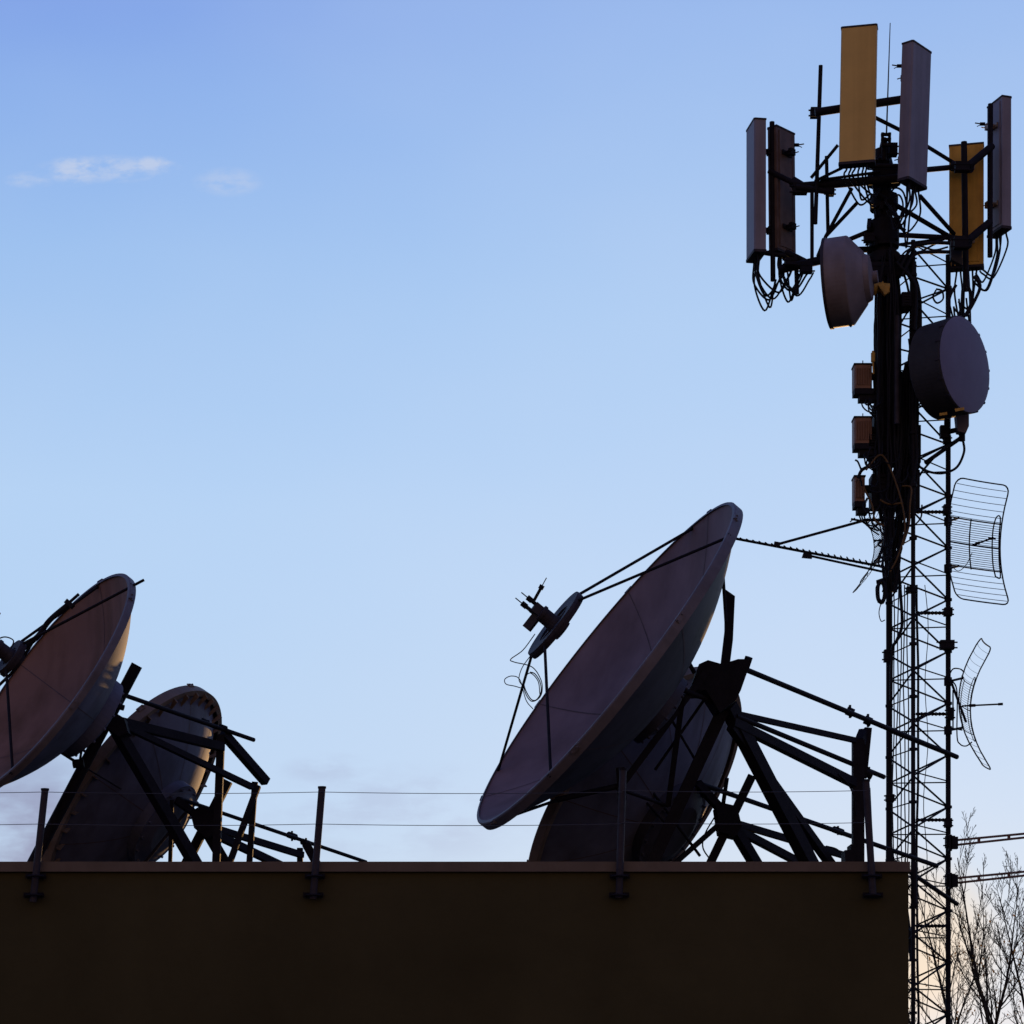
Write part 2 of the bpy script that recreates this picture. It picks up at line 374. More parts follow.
def feed(root, C, n, a, b, R, fh, angs, ringr, big=True, extra=0.0):
    """ring plate, feed horn with amplifier prongs, and the struts that hold them"""
    O = C + n * fh
    r_ = part('feed_ring', 'steel2', root, lambda m: (m.lathe([(ringr * .55, .02), (ringr, .03), (ringr * 1.02, .0), (ringr, -.045), (ringr * .55, -.03)], O, n, 40, smooth=False, close=True),
                                                     [m.beam(O + (a * math.cos(t) + b * math.sin(t)) * .05, O + (a * math.cos(t) + b * math.sin(t)) * ringr * .9, .04, .03, n) for t in (0, 1.57, 3.14, 4.71)]))
    def horn(m):
        m.lathe([(.001, -.10), (.10, -.10), (.085, .02), (.075, .06), (.075, .15), (.085, .15), (.085, .18), (.05, .19), (.001, .19)], O, n, 20, smooth=False)
        m.beam(O + n * .17, O + n * .27, .09, .10); m.beam(O + n * .19 - a * .02, O + n * .19 - a * .2, .07, .08)
    hn = part('feed_horn', 'steel2', root, horn)
    def lnb(m):
        for s, q, l in ((.035, .02, .16), (-.04, .0, .17)):
            p = O + n * .25 + a * s
            m.tube([p, p + n * l * .4], .02, 8); m.tube([p + n * l * .4, p + n * l * .75], .028, 8); m.tube([p + n * l * .75, p + n * l * 1.2], .006, 5)
        p = O + n * .30 + a * .05; q = p + a * .12 + n * .02; m.tube([p, q], .016, 8); m.tube([q, q + (q - p) * .35], .026, 8); m.tube([q, q + (q - p) * 1.0], .005, 5)
    part('amplifier', 'steel', hn, lnb)
    for t, ext in angs:
        d = a * math.cos(t) + b * math.sin(t); e = C + d * (R + .02) - n * .03; s0 = O + d * ringr * .97
        def st(m):
            m.tube([s0, e + (e - s0).normalized() * ext], .0145, 8)
            m.tube([e - (e - s0) * .02, e - (e - s0) * .005], .034, 8)
        part('strut', 'steel', root, st)
    return O
# ---- A: large mauve dish
A_Y = 23.0
C, n, a, b = axes(603, 664, A_Y, (.625, .78), .148); R = px(199, A_Y); depA = R * .335
rootA = thing('satellite_dish', 'largest satellite dish, mauve, tilted up to the left above the parapet centre right', 'satellite dish', V((at(740, 0, A_Y).x, A_Y + 1, RZ)), 'satellite dishes on the roof')
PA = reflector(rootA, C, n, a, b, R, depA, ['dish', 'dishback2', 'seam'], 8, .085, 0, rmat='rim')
hub(rootA, PA, C, n, depA, R, R * .20, .16)
OA = feed(rootA, C, n, a, b, R, px(62, A_Y), ((.58, .0), (-.58, .0), (math.pi - .98, .0), (math.pi + .66, .0)), px(39, A_Y))
if 0: part('back_ring', 'dishback2', rootA, lambda m: m.lathe([(R * .60, -depA * .64 - .02), (R * .58, -depA * .66 - .07), (R * .54, -depA * .70 - .07), (R * .54, -depA * .70 - .02)], C, n, 64, smooth=False))
def loops(m):
    Y0 = A_Y - .3
    c = lambda l: [at(x, y, Y0) for x, y in l]
    m.tube(curve(c([(535, 634), (523, 650), (511, 659), (514, 662), (532, 667), (541, 680), (542, 692), (538, 699), (531, 701), (525, 692), (524, 680), (530, 673), (538, 681), (540, 695)]), 8), px(.55, Y0), 6)
    m.tube(curve(c([(531, 655), (522, 668), (519, 680), (524, 688), (514, 686), (506, 684), (505, 679), (512, 676), (520, 680), (526, 700), (533, 709)]), 8), px(.5, Y0), 6)
    m.tube(curve(c([(534, 652), (528, 668), (524, 684), (530, 698), (536, 700), (541, 692), (540, 682), (535, 674), (530, 672)]), 8), px(.6, Y0), 6)
part('feed_cable', 'cable', rootA, loops)
def near(p, yy): return (p[0], p[1], yy)
def blob(parent, name, m, pts, y, depth):
    """solid casting with the outline given, extruded in depth"""
    P0 = [at(x, q, y) for x, q in pts]; mb = MB(); k = len(P0)
    P1 = [p + V((0, depth, 0)) for p in P0]
    mb.add(P0 + P1, [list(range(k)), list(range(k, 2 * k))[::-1]] + [[(i + 1) % k, i, i + k, (i + 1) % k + k] for i in range(k)])
    return mb.build(name, m, parent)
Ym = A_Y + .55
blob(rootA, 'pivot_head', 'steel', [(690, 690), (699, 664), (708, 660), (722, 664), (738, 659), (750, 659), (749, 667), (741, 690), (736, 700), (720, 712), (706, 690)], Ym - .22, .5)
blob(rootA, 'actuator_plate', 'steel', [(725, 589), (735, 596), (733, 640), (730, 664), (721, 664), (725, 630)], Ym - .1, .08)
S_ = 'steel'
for p, q, th, k in [
    ((722, 560, Ym - .2), (726, 622, Ym - .15), 3.5, 'tube'),
    ((749, 657, Ym - .1), (744, 672, Ym - .05), 8, 'tube'),
    ((744, 664, Ym), (650, 868, Ym + .1), 13, 'beam'),
    ((728, 706, Ym), (812, 868, Ym + 1.0), 14, 'beam'),
    ((731, 726, Ym), (832, 866, Ym + 1.6), 8.5, 'beam'),
    ((728, 712, Ym), (858, 741, Ym + 1.5), 5.5, 'beam'),
    ((736, 716, Ym), (884, 777, Ym + 1.9), 5, 'tube'),
    ((732, 722, Ym), (856, 784, Ym + 1.5), 9, 'beam'),
    ((742, 668, Ym), (957, 757, Ym + 2.9), 5.2, 'tube'),
    ((705, 673, Ym - .2), (618, 790, Ym - .3), 7, 'beam'),
    ((683, 690, Ym - .3), (730, 708, Ym), 5, 'tube'),
    ((683, 694, Ym - .3), (668, 806, Ym + .1), 5.5, 'beam'),
    ((667, 712, Ym - .2), (700, 768, Ym + .1), 2.6, 'tube'),
    ((676, 640, Ym - .7), (694, 672, Ym - .25), 4.5, 'tube'),
    ((858, 740, Ym + 1.5), (858, 868, Ym + 1.5), 12, 'beam'),
    ((868, 728, Ym + 1.6), (863, 778, Ym + 1.6), 7.5, 'beam'),
    ((868, 788, Ym + 1.7), (872, 872, Ym + 1.7), 5, 'tube'),
    ((860, 742, Ym + 1.5), (864, 732, Ym + 1.6), 9, 'beam'),
    ((618, 786, Ym - .3), (556, 800, Ym - .4), 6, 'tube'), ((560, 799, Ym - .4), (500, 820, Ym - .5), 3.2, 'tube'),
    ((620, 768, Ym - .3), (622, 800, Ym - .3), 9, 'beam'), ((622, 790, Ym - .3), (668, 806, Ym + .1), 3.5, 'tube'),
    ((704, 700, Ym), (655, 770, Ym + .1), 3, 'tube'),
    ((889, 848, Ym + 2.3), (889, 868, Ym + 2.3), 6, 'beam'),
]: pipe(rootA, 'mount_beam' if k == 'beam' else 'mount_pipe', S_, p, q, th, k)
for x, y, yy in ((850, 712, Ym + 1.5), (868, 721, Ym + 1.7), (869, 774, Ym + 1.6)):
    part('pipe_clamp', 'steel', rootA, lambda m: (m.tube([at(x - 3.5, y - 1.6, yy), at(x + 3.5, y + 1.4, yy)], px(4.4, yy), 8), m.tube([at(x, y - 7, yy), at(x, y + 6, yy)], px(1.4, yy), 6)))
part('flex_conduit', 'cable', rootA, lambda m: m.tube(curve([at(838, 774, Ym + 1.2), at(848, 784, Ym + 1.3), at(854, 797, Ym + 1.4), at(856, 815, Ym + 1.4)], 6), px(.9, Ym), 6))
blob(rootA, 'base_block', 'steel', [(845, 868), (845, 850), (851, 850), (851, 844), (856, 844), (856, 868)], Ym + 1.4, .3)
# ---- D: dish behind A, seen from its back
D_Y = 25.6
C, n, a, b = axes(633, 801, D_Y, (.58, .815), -.44); R = px(150, D_Y); dep = R * .30
rootD = thing('satellite_dish', 'dark satellite dish seen from its back, half hidden behind the largest mauve dish', 'satellite dish', V((at(700, 0, D_Y).x, D_Y + 1, RZ)), 'satellite dishes on the roof')
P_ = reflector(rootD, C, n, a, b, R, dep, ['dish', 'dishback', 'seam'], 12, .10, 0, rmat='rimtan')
hub(rootD, P_, C, n, dep, R, R * .32, .16)
Yd = D_Y + .1
for p, q, th, k in [
    ((752, 776, Yd - .4), (708, 868, Yd - .4), 9, 'beam'),
    ((698, 783, Yd - .5), (937, 866, Yd + 2.4), 4.8, 'tube'),
    ((697, 783, Yd - .5), (734, 824, Yd - .3), 8, 'beam'),
    ((728, 818, Yd - .3), (758, 868, Yd), 10.5, 'beam'),
    ((724, 820, Yd - .4), (672, 866, Yd - .6), 5, 'beam'),
    ((734, 823, Yd - .2), (846, 856, Yd + 1.2), 6.5, 'beam'),
    ((734, 828, Yd - .2), (806, 866, Yd + .8), 7.5, 'beam'),
    ((895, 862, Yd + 1.5), (957, 904, Yd + 2.6), 4.6, 'tube'),
    ((727, 778, Yd - .5), (722, 812, Yd - .4), 4, 'beam'),
    ((640, 775, Yd - .9), (700, 856, Yd - .6), 3, 'tube'), ((600, 752, Yd - .9), (668, 826, Yd - .8), 2.4, 'tube'),
]: pipe(rootD, 'mount_beam' if k == 'beam' else 'mount_pipe', S_, p, q, th, k)
blob(rootD, 'pivot_head', 'steel', [(716, 806), (724, 803), (737, 806), (742, 826), (736, 836), (720, 832)], Yd - .5, .4)
for x, y in ((838, 831),):
    part('pipe_clamp', 'steel', rootD, lambda m: (m.tube([at(x - 4, y - 1.6, Yd + 1.2), at(x + 4, y + 1.3, Yd + 1.3)], px(3.8, Yd), 8), m.tube([at(x, y - 5, Yd + 1.2), at(x, y + 4, Yd + 1.2)], px(1.3, Yd), 6)))
part('cable', 'cable', rootD, lambda m: (m.tube(curve([at(724, 800, Yd - .4), at(714, 818, Yd - .4), at(705, 834, Yd - .4), at(703, 848, Yd - .4), at(712, 862, Yd - .4)], 6), px(.8, Yd), 6)))
part('cable', 'cable', rootD, lambda m: (m.tube(curve([at(826, 846, Yd + 1), at(838, 850, Yd + 1), at(846, 862, Yd + 1)], 6), px(.8, Yd), 6)))
# ---- B: left brown dish
B_Y = 24.0
C, n, a, b = axes(45, 683, B_Y, (.61, .79), .235); R = px(133, B_Y); dep = R * .40
rootB = thing('satellite_dish', 'weathered brown satellite dish cut off by the left edge of the photo', 'satellite dish', V((at(60, 0, B_Y).x, B_Y + 1, RZ)), 'satellite dishes on the roof')
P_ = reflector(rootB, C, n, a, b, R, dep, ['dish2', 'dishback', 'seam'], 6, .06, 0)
hub(rootB, P_, C, n, dep, R, R * .34, .16, 'dishback')
feed(rootB, C, n, a, b, R, px(42, B_Y), ((.30, .12), (-.55, .0), (math.pi - .85, .0), (math.pi + .66, .0)), px(19, B_Y))
Yb = B_Y + .4
def arm(m):
    yb = B_Y - .1
    m.tube([at(79, 594, yb), at(62, 609, yb), at(40, 632, yb)], px(1.6, yb), 8)
    m.tube(curve([at(70, 603, yb), at(50, 620, yb), at(38, 636, yb), at(20, 652, yb), at(2, 676, yb)], 6), px(2.8, yb), 8)
    m.tube(curve([at(34, 640, yb), at(16, 668, yb), at(-6, 690, yb)], 6), px(1.6, yb), 8)
    m.beam(at(66, 601, yb), at(73, 607, yb), .07, .05)
part('feed_arm', 'steel', rootB, arm)
part('feed_cable', 'cable', rootB, lambda m: m.tube(curve([at(-8, 642, B_Y - .2), at(4, 637, B_Y - .2), at(13, 640, B_Y - .2), at(12, 646, B_Y - .2), at(6, 652, B_Y - .2)], 8), px(.7, B_Y), 6))
for p, q, th, k in [
    ((137, 665, Yb), (28, 872, Yb + .2), 11.5, 'tube'),
    ((108, 688, Yb - .3), (120, 702, Yb), 7, 'beam'), ((106, 701, Yb - .3), (120, 707, Yb), 5, 'beam'),
    ((118, 693, Yb), (254, 740, Yb + 1.6), 4.4, 'tube'),
    ((112, 720, Yb), (222, 747, Yb + 1.3), 9, 'beam'),
    ((120, 724, Yb), (252, 787, Yb + 1.6), 6, 'beam'),
    ((112, 722, Yb), (200, 872, Yb + .9), 11, 'beam'),
    ((223, 733, Yb + 1.3), (266, 782, Yb + 1.8), 8.5, 'beam'),
    ((221, 735, Yb + 1.3), (216, 870, Yb + 1.3), 8, 'beam'),
    ((255, 782, Yb + 1.7), (249, 868, Yb + 1.7), 6, 'beam'), ((258, 786, Yb + 1.7), (227, 870, Yb + 1.5), 6, 'beam'),
    ((86, 722, Yb - .35), (80, 760, Yb - .05), 2.6, 'tube'), ((100, 700, Yb - .35), (98, 722, Yb - .05), 1.8, 'tube'),
    ((54, 748, Yb - .5), (76, 762, Yb), 3.2, 'tube'), ((76, 762, Yb), (121, 789, Yb + .5), 1.6, 'tube'),
    ((73, 764, Yb - .05), (84, 763, Yb - .05), 9, 'tube'),
    ((110, 704, Yb - .05), (124, 708, Yb - .05), 6, 'tube'),
]: pipe(rootB, 'mount_beam' if k == 'beam' else 'mount_pipe', S_, p, q, th, k)
blob(rootB, 'pivot_head', 'steel', [(106, 716), (113, 711), (124, 718), (128, 732), (118, 736), (108, 728)], Yb - .12, .26)
for x, y in ((205, 722), (223, 728)):
    part('pipe_clamp', 'steel', rootB, lambda m: (m.tube([at(x - 3, y - 1.2, Yb + 1.2), at(x + 3, y + 1, Yb + 1.25)], px(3.4, Yb), 8),))
# ---- C: left rear dish seen from its back
C_Y = 26.6
C, n, a, b = axes(129, 801, C_Y, (.58, .815), -.38); R = px(132, C_Y); dep = R * .30
rootC = thing('satellite_dish', 'slate grey satellite dish seen from its back behind the black mount frame at left', 'satellite dish', V((at(170, 0, C_Y).x, C_Y + 1, RZ)), 'satellite dishes on the roof')
P_ = reflector(rootC, C, n, a, b, R, dep, ['dish', 'dishback', 'seam'], 10, .11, 40, rmat='rimtan')
hub(rootC, P_, C, n, dep, R, R * .36, .14, 'dishback')
Yc = C_Y + .1
for p, q, th, k in [
    ((228, 781, Yc - .3), (184, 868, Yc - .3), 9.5, 'beam'),
    ((172, 796, Yc - .5), (366, 862, Yc + 2.0), 3.8, 'tube'),
    ((176, 800, Yc - .5), (212, 826, Yc - .3), 7, 'beam'),
    ((200, 820, Yc - .3), (228, 868, Yc - .2), 10, 'beam'),
    ((214, 828, Yc - .3), (302, 855, Yc + .9), 6.5, 'beam'),
    ((214, 834, Yc - .3), (286, 868, Yc + .7), 7.5, 'beam'),
    ((300, 848, Yc + .9), (300, 868, Yc + .9), 6, 'beam'), ((306, 844, Yc + 1), (318, 866, Yc + 1), 9, 'beam'),
    ((172, 800, Yc - .6), (170, 868, Yc - .6), 4, 'beam'), ((186, 812, Yc - .6), (140, 868, Yc - .7), 3, 'beam'),
]: pipe(rootC, 'mount_beam' if k == 'beam' else 'mount_pipe', S_, p, q, th, k)
blob(rootC, 'pivot_head', 'steel', [(190, 812), (200, 806), (214, 812), (218, 832), (206, 838), (194, 828)], Yc - .5, .4)
for x, y in ((292, 836), (306, 843)):
    part('pipe_clamp', 'steel', rootC, lambda m: (m.tube([at(x - 3.4, y - 1.3, Yc + 1.1), at(x + 3.4, y + 1.1, Yc + 1.2)], px(3.6, Yc), 8), m.tube([at(x, y - 5, Yc + 1.1), at(x, y + 5, Yc + 1.1)], px(1.2, Yc), 6)))
# ------------------------------------------------------------ lattice tower
TY = 32.0; s = TY / F
def TX(p): return (p - 512) * s
def TZ(p): return EYE + (YH - p) * s
tx0 = TX(916.8)
tower = thing('lattice_tower', 'tall black triangular lattice tower right of the building carrying all the antennas', 'tower', V((tx0, TY, 0)))
rad = 34 * s
legs = [V((tx0 + rad * math.cos(math.radians(t)), TY + rad * math.sin(math.radians(t)), 0)) for t in (14.4, 134.4, 254.4)]   # right, left, middle
ztopT = TZ(252)
lth = (5.2, 6.4, 4.4)
for l, t in zip(legs, lth):
    part('leg', 'steel', tower, lambda m: m.tube([l, V((l.x, l.y, ztopT))], t * s / 2, 10))
pitch = 52 * s; z = TZ(546) % pitch; k = 0
z0 = TZ(546) - 14 * pitch
while z0 > 0: z0 -= pitch
z0 += pitch
z = z0
while z < ztopT - .5 * pitch:
    m = MB(); r1 = .98 * s; r2 = .7 * s
    h = pitch / 2
    def up(l, zz): return V((l.x, l.y, zz))
    Rr, Ll, Mm = legs
    for A, B in ((Rr, Mm), (Rr, Ll)):
        m.tube([up(A, z), up(B, z + h)], r1, 6); m.tube([up(B, z + h), up(A, z + 2 * h)], r1, 6)
    m.tube([up(Ll, z + h * .1), up(Mm, z + h * .95)], r1, 6); m.tube([up(Mm, z + h * 1.05), up(Ll, z + 2 * h * .98)], r1, 6)
    m.tube([up(Rr, z + h * .95), up(Ll, z + h)], r2, 5); m.tube([up(Rr, z + h * 1.0), up(Mm, z + h * 1.15)], r2, 5)
    m.tube([up(Ll, z), up(Mm, z)], r2, 5)
    for l in legs: m.tube([up(l, z - .018), up(l, z + .018)], 3.9 * s, 8)
    m.build('lattice_bracing', 'steel', tower); z += pitch
def clampat(x, y, w_, h_, yy, m_='steel', nm='leg_clamp', parent=tower):
    def f(m):
        m.beam(at(x - w_ / 2, y, yy), at(x + w_ / 2, y, yy), h_ * s, .12, (0, 1, 0)) if False else m.beam(at(x, y - h_ / 2, yy), at(x, y + h_ / 2, yy), w_ * s, .11, (0, 1, 0))
        for q in (-.3, .3):
            m.tube([at(x - w_ * .75, y + q * h_, yy - .05), at(x + w_ * .75, y + q * h_, yy - .05)], .8 * s, 6)
    return part(nm, m_, parent, f)
for x, y, w_, h_ in ((947, 645, 14, 9), (888, 656, 8, 12), (947, 510, 7, 10), (948, 612, 8, 8), (950, 842, 9, 12), (950, 880, 9, 12), (890, 798, 8, 7), (948, 823, 7, 9), (947, 440, 7, 7), (911, 590, 9, 6), (950, 714, 7, 12)):
    clampat(x, y, w_, h_, TY)
# rungs / stand-off rails inside
for y in (512, 613, 714, 820, 926):
    def f(m):
        m.tube([at(916, y, TY - .1), at(946, y, TY)], 1.5 * s, 6)
        for q in range(8): m.tube([at(918 + q * 3.6, y - 1.8, TY - .06), at(918 + q * 3.6, y + 1.8, TY - .06)], .9 * s, 5)
    part('rung', 'steel', tower, f)
# cables running down inside the tower
fd = thing('feeder_cable_run', 'thin dark feeder cables running down inside the lattice tower to the ground', 'cable', V((TX(905), TY, 0)))
for i, (x, wob) in enumerate(((893.5, .5), (897.5, .7), (901, .6), (904.5, .5), (908, .4), (917.5, .3), (926, 1.8))):
    pts = []
    for k in range(36):
        yy = 585 + k * (1110 - 585) / 35
        pts.append(at(x + wob * math.sin(k * .8 + i * 2) + (.8 * math.sin(k * .31 + i)), yy, TY + .1))
    pts.append(V((pts[-1].x, pts[-1].y, 0)))
    part('cable', 'cable', fd, lambda m: m.tube(pts, (.65 if i != 5 else 1.3) * s * (.65 if i == 6 else 1), 6))
part('thick_cable', 'cable', fd, lambda m: m.tube(curve([at(898, 560, TY - .2), at(901, 600, TY - .2), at(902, 625, TY - .2), at(897, 640, TY - .2), at(892, 652, TY - .1), at(891, 700, TY - .1)], 8), 1.6 * s, 8))
part('loose_cable', 'cable', fd, lambda m: m.tube(curve([at(889, 842, TY - .3), at(893, 862, TY - .3), at(905, 905, TY - .2), at(912, 960, TY - .2)], 8), 2.4 * s, 8))
# central mast of the antenna head
cxm = 884
part('mast_pole', 'steel', tower, lambda m: m.tube([at(883, 470, TY - .15), at(883, 150, TY - .15)], 8.5 * s, 16))
part('pole_taper', 'steel', tower, lambda m: m.tube([at(884, 182, TY - .15), at(884, 160, TY - .15), at(884, 138, TY - .15)], [13 * s, 8 * s, 2.5 * s], 10))
part('mast_collar', 'steel', tower, lambda m: [m.tube([at(884, y, TY - .15), at(884, y + h, TY - .15)], r * s, 14) for y, h, r in ((196, 14, 14), (222, 26, 15), (255, 10, 16), (176, 8, 17))])
part('stub_pole', 'steel', tower, lambda m: m.tube([at(914, 440, TY + .05), at(913, 262, TY + .05)], 3.4 * s, 12))
H = [  # head frame members: start, end, thickness
    ((820.7, 65.5, 31.5), (815.4, 224, 31.6), 4.2), ((815, 112.5, 31.3), (912, 98, 31.3), 8),
    ((826.5, 156, 31.7), (828, 234, 31.9), 3.7), ((812, 190, 31.6), (812, 264, 31.7), 3.8),
    ((838, 145, 31.3), (811, 178, 31.5), 3.4), ((842, 168, 31.3), (815, 181, 31.6), 3),
    ((797, 187, 31.7), (902, 178, 31.5), 8.5), ((820, 180, 31.6), (880, 172, 31.5), 2.8),
    ((874, 117, 31.3), (902, 131, 31.6), 4), ((902, 131, 31.6), (954, 163, 32.2), 4),
    ((902, 172, 31.5), (956, 167, 32.2), 5.4), ((868, 166, 31.4), (902, 166, 31.4), 4.5),
    ((852, 188, 31.6), (826, 236, 31.8), 3.8), ((857, 203, 31.8), (826, 236, 31.8), 3.8), ((826, 236, 31.8), (818, 256, 31.7), 4),
    ((877, 194, 31.6), (952, 238, 32.2), 4.8), ((920, 196, 31.5), (954, 234, 32.2), 4.2),
    ((880, 234, 31.8), (956, 238, 32.2), 5), ((896, 245, 31.9), (944, 239, 32.2), 3),
    ((872, 230, 31.8), (848, 240, 31.7), 4.6), ((880, 249, 31.9), (850, 250, 31.8), 6), ((850, 250, 31.8), (815, 262, 31.7), 6),
    ((778, 270, 31.8), (826, 259, 31.7), 8.5), ((786, 252, 31.9), (806, 262, 31.8), 6), ((769, 171, 31.9), (802, 187, 31.7), 5.5),
    ((793, 182, 31.8), (806, 190, 31.7), 11), ((796, 187, 31.6), (832, 192, 31.6), 6),
    ((772, 122, 31.9), (773, 281, 31.9), 5.2), ((796, 256, 31.8), (797, 294, 31.8), 4.4),
    ((964, 142, 32.0), (966, 291, 32.0), 6.2), ((990.5, 104, 32.1), (990, 257, 32.1), 5.2),
    ((952, 166, 32.1), (972, 168, 31.95), 10), ((968, 166, 31.9), (992, 146, 32.1), 7.5),
    ((950, 240, 32.1), (970, 244, 31.95), 10), ((966, 242, 31.9), (990, 222, 32.1), 7.5), ((760, 252, 31.9), (786, 256, 31.9), 5),
]
for p, q, th in H: pipe(tower, 'frame_pipe', 'steel', p, q, th, 'tube')
for x, y, w_, h_ in ((814.5, 113, 8, 9), (800, 189, 14, 10), (806, 268, 12, 10), (962, 167, 14, 9), (961, 243, 14, 12), (790, 262, 10, 7), (884, 172, 22, 9), (869, 238, 10, 8), (830, 192, 8, 7), (893, 150, 8, 12), (886, 270, 30, 14), (905, 262, 16, 12)):
    clampat(x, y, w_, h_, TY - .35, nm='frame_bracket')
part('added_mast_sheen', 'steel2', tower, lambda m: m.tube([at(897, 424, 31.42), at(897, 316, 31.42)], 2.6 * s, 12))  # lighter tube added to give the sheen stripe along the mast
# bits of hardware round the mast
mr = random.Random(3)
def junk(m):
    for k in range(46):
        x = mr.uniform(868, 896); y = mr.uniform(150, 262); h = mr.uniform(4, 14)
        m.beam(at(x, y, TY - .3 + mr.uniform(-.1, .3)), at(x + mr.uniform(-3, 3), y + h, TY - .3), mr.uniform(2, 5) * s, mr.uniform(2, 5) * s)
part('mast_fittings', 'steel', tower, junk)
# ------------------------------------------------------------ panel antennas
pr = random.Random(11)
def panel(label, cx, ytop, ybot, y, nrm, wpx, dpx, lean, m_front, back=False, cables=5, clen=30, hooks=()):
    base = at(cx, ybot, y); hgt = (ybot - ytop) / F * y
    nn = V((nrm[0] * .986 + nrm[1] * .167, -nrm[0] * .167 + nrm[1] * .986, 0)).normalized(); sd = V((-nn.y, nn.x, 0)); upv = (V((0, 0, 1)) + V((lean, 0, 0))).normalized()
    t = thing('panel_antenna', label, 'antenna', base, 'panel antennas round the tower head')
    w2 = wpx * s / 2; d2 = dpx * s / 2; c = d2 * .22
    prof = [(-w2, -d2), (w2, -d2), (w2, d2 - c), (w2 - c, d2), (-w2 + c, d2), (-w2, d2 - c)]
    part('radome', m_front, t, lambda m: m.prism(prof, base + upv * .01, sd, nn, upv * (hgt - .02)))
    e = .006; p2 = [(x * (1 + e / w2), yy * (1 + e / d2)) for x, yy in prof]
    part('end_cap', 'steel2', t, lambda m: m.prism(p2, base - upv * .02, sd, nn, upv * .035))
    part('end_cap', 'steel2', t, lambda m: m.prism(p2, base + upv * (hgt - .015), sd, nn, upv * .022))
    for f in (.2, .8):      # mounting brackets on the rear
        def bk(m):
            o = base + upv * hgt * f - nn * d2
            m.beam(o - sd * w2 * .5, o + sd * w2 * .5, .05, .06, upv); m.beam(o, o - nn * .1, .05, .06, upv)
            m.beam(o - nn * .1 - sd * .05, o - nn * .1 + sd * .05, .05, .08, upv)
            for q in (-.055, .055): m.tube([o - nn * .02 + sd * q, o - nn * .17 + sd * q], .007, 6)
        part('mounting_bracket', 'zinc' if back == 'z' else 'steel', t, bk)
    if back:
        def bp(m):
            o = base - nn * (d2 + .003); m.beam(o + upv * .06, o + upv * (hgt - .06), w2 * 1.3, .012, nn)
            for q in (-.7, .7): m.beam(o + sd * w2 * q + upv * .05, o + sd * w2 * q + upv * (hgt - .05), .02, .02, nn)
        part('back_plate', m_front, t, bp)
    for k in range(cables):
        f = (k + .5) / cables * 2 - 1
        st = base + sd * w2 * .7 * f + nn * d2 * pr.uniform(-.5, .5)
        cn = part('connector', 'steel', t, lambda m: m.tube([st, st - upv * .055], .014, 8))
        tgt = at(*hooks[k % len(hooks)]) + V((pr.uniform(-.03, .03), 0, pr.uniform(-.03, .03)))
        drop = clen * s * pr.uniform(.7, 1.15)
        p1 = st - upv * .05; p2_ = st - upv * drop * .6 + V((pr.uniform(-.03, .03), 0, 0)); lo = (st + tgt) / 2; lo.z = min(st.z, tgt.z) - drop * .62 if abs(st.z - tgt.z) < drop else min(st.z, tgt.z) - .05
        lo.x += pr.uniform(-.05, .05)
        part('jumper_cable', 'cable', cn, lambda m: m.tube(curve([p1, p2_, lo, tgt * .75 + lo * .25 + V((0, 0, -.02)), tgt], 7), 1.0 * s, 6))
    return t
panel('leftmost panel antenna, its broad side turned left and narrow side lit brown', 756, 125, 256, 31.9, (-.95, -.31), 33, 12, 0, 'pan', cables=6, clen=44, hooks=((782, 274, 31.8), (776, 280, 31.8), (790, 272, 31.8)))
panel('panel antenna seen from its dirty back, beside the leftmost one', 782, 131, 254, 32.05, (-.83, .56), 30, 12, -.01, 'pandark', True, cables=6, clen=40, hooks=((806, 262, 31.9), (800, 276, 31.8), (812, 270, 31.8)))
panel('tall panel antenna with painted ochre light, facing forward at the very top of the tower', 857, 28, 164, 31.1, (-.04, -1), 34.5, 11, .018, 'panyel', cables=6, clen=20, hooks=((870, 196, 31.6), (876, 205, 31.6), (880, 190, 31.6)))
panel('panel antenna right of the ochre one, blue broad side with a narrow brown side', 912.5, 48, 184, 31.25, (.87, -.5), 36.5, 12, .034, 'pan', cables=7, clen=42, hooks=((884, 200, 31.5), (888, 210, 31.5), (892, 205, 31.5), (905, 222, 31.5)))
panel('panel antenna with painted ochre light seen from behind, a mounting pipe across it', 966.5, 146, 268, 32.3, (.06, 1), 34, 11, .0, 'panwarmlit2', 'z', cables=6, clen=44, hooks=((958, 300, 32), (952, 306, 32), (964, 296, 32)))
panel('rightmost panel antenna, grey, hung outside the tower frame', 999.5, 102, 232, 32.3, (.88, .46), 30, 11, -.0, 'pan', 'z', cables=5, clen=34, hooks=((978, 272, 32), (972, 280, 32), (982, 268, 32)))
# small rods on the panels
for lb, x, y, yy in (('tiny stub aerial on the right edge of the panel seen from its dirty back', 797, 145, 31.9), ('tiny stub aerial on the left edge of the panel right of the ochre one', 899, 66, 31.3), ('tiny stub aerial beside the rightmost panel', 982, 124, 32.1)):
    sg = 1 if x < 800 else -1
    tag(part('stub_aerial', 'steel', None, lambda m: (m.tube([at(x - sg * 3, y, yy), at(x + sg * 2, y, yy)], 1.8 * s, 8), m.tube([at(x, y, yy), at(x + sg * 7, y - 1, yy)], .6 * s, 6), m.tube([at(x, y, yy), at(x + sg * 5, y + 2.5, yy)], .4 * s, 6))), lb, 'antenna', 'tiny stub aerials on the panels')
wh = thing('whip_antenna', 'thin upright whip antenna between the two tallest panels', 'antenna', at(886.6, 146, 31.5))
part('rod', 'whip', wh, lambda m: m.tube([at(886.4, 136, 31.5), at(890.2, 23, 31.5)], [.9 * s, .45 * s], 6))
def wb(m):
    for x in (882.5, 889.5): m.beam(at(x, 133, 31.5), at(x, 146, 31.5), 2.6 * s, .05, (0, 1, 0))
    for y in (134.5, 139.5, 145): m.beam(at(881, y, 31.49), at(891, y, 31.49), 2.2 * s, .05, (0, 1, 0))
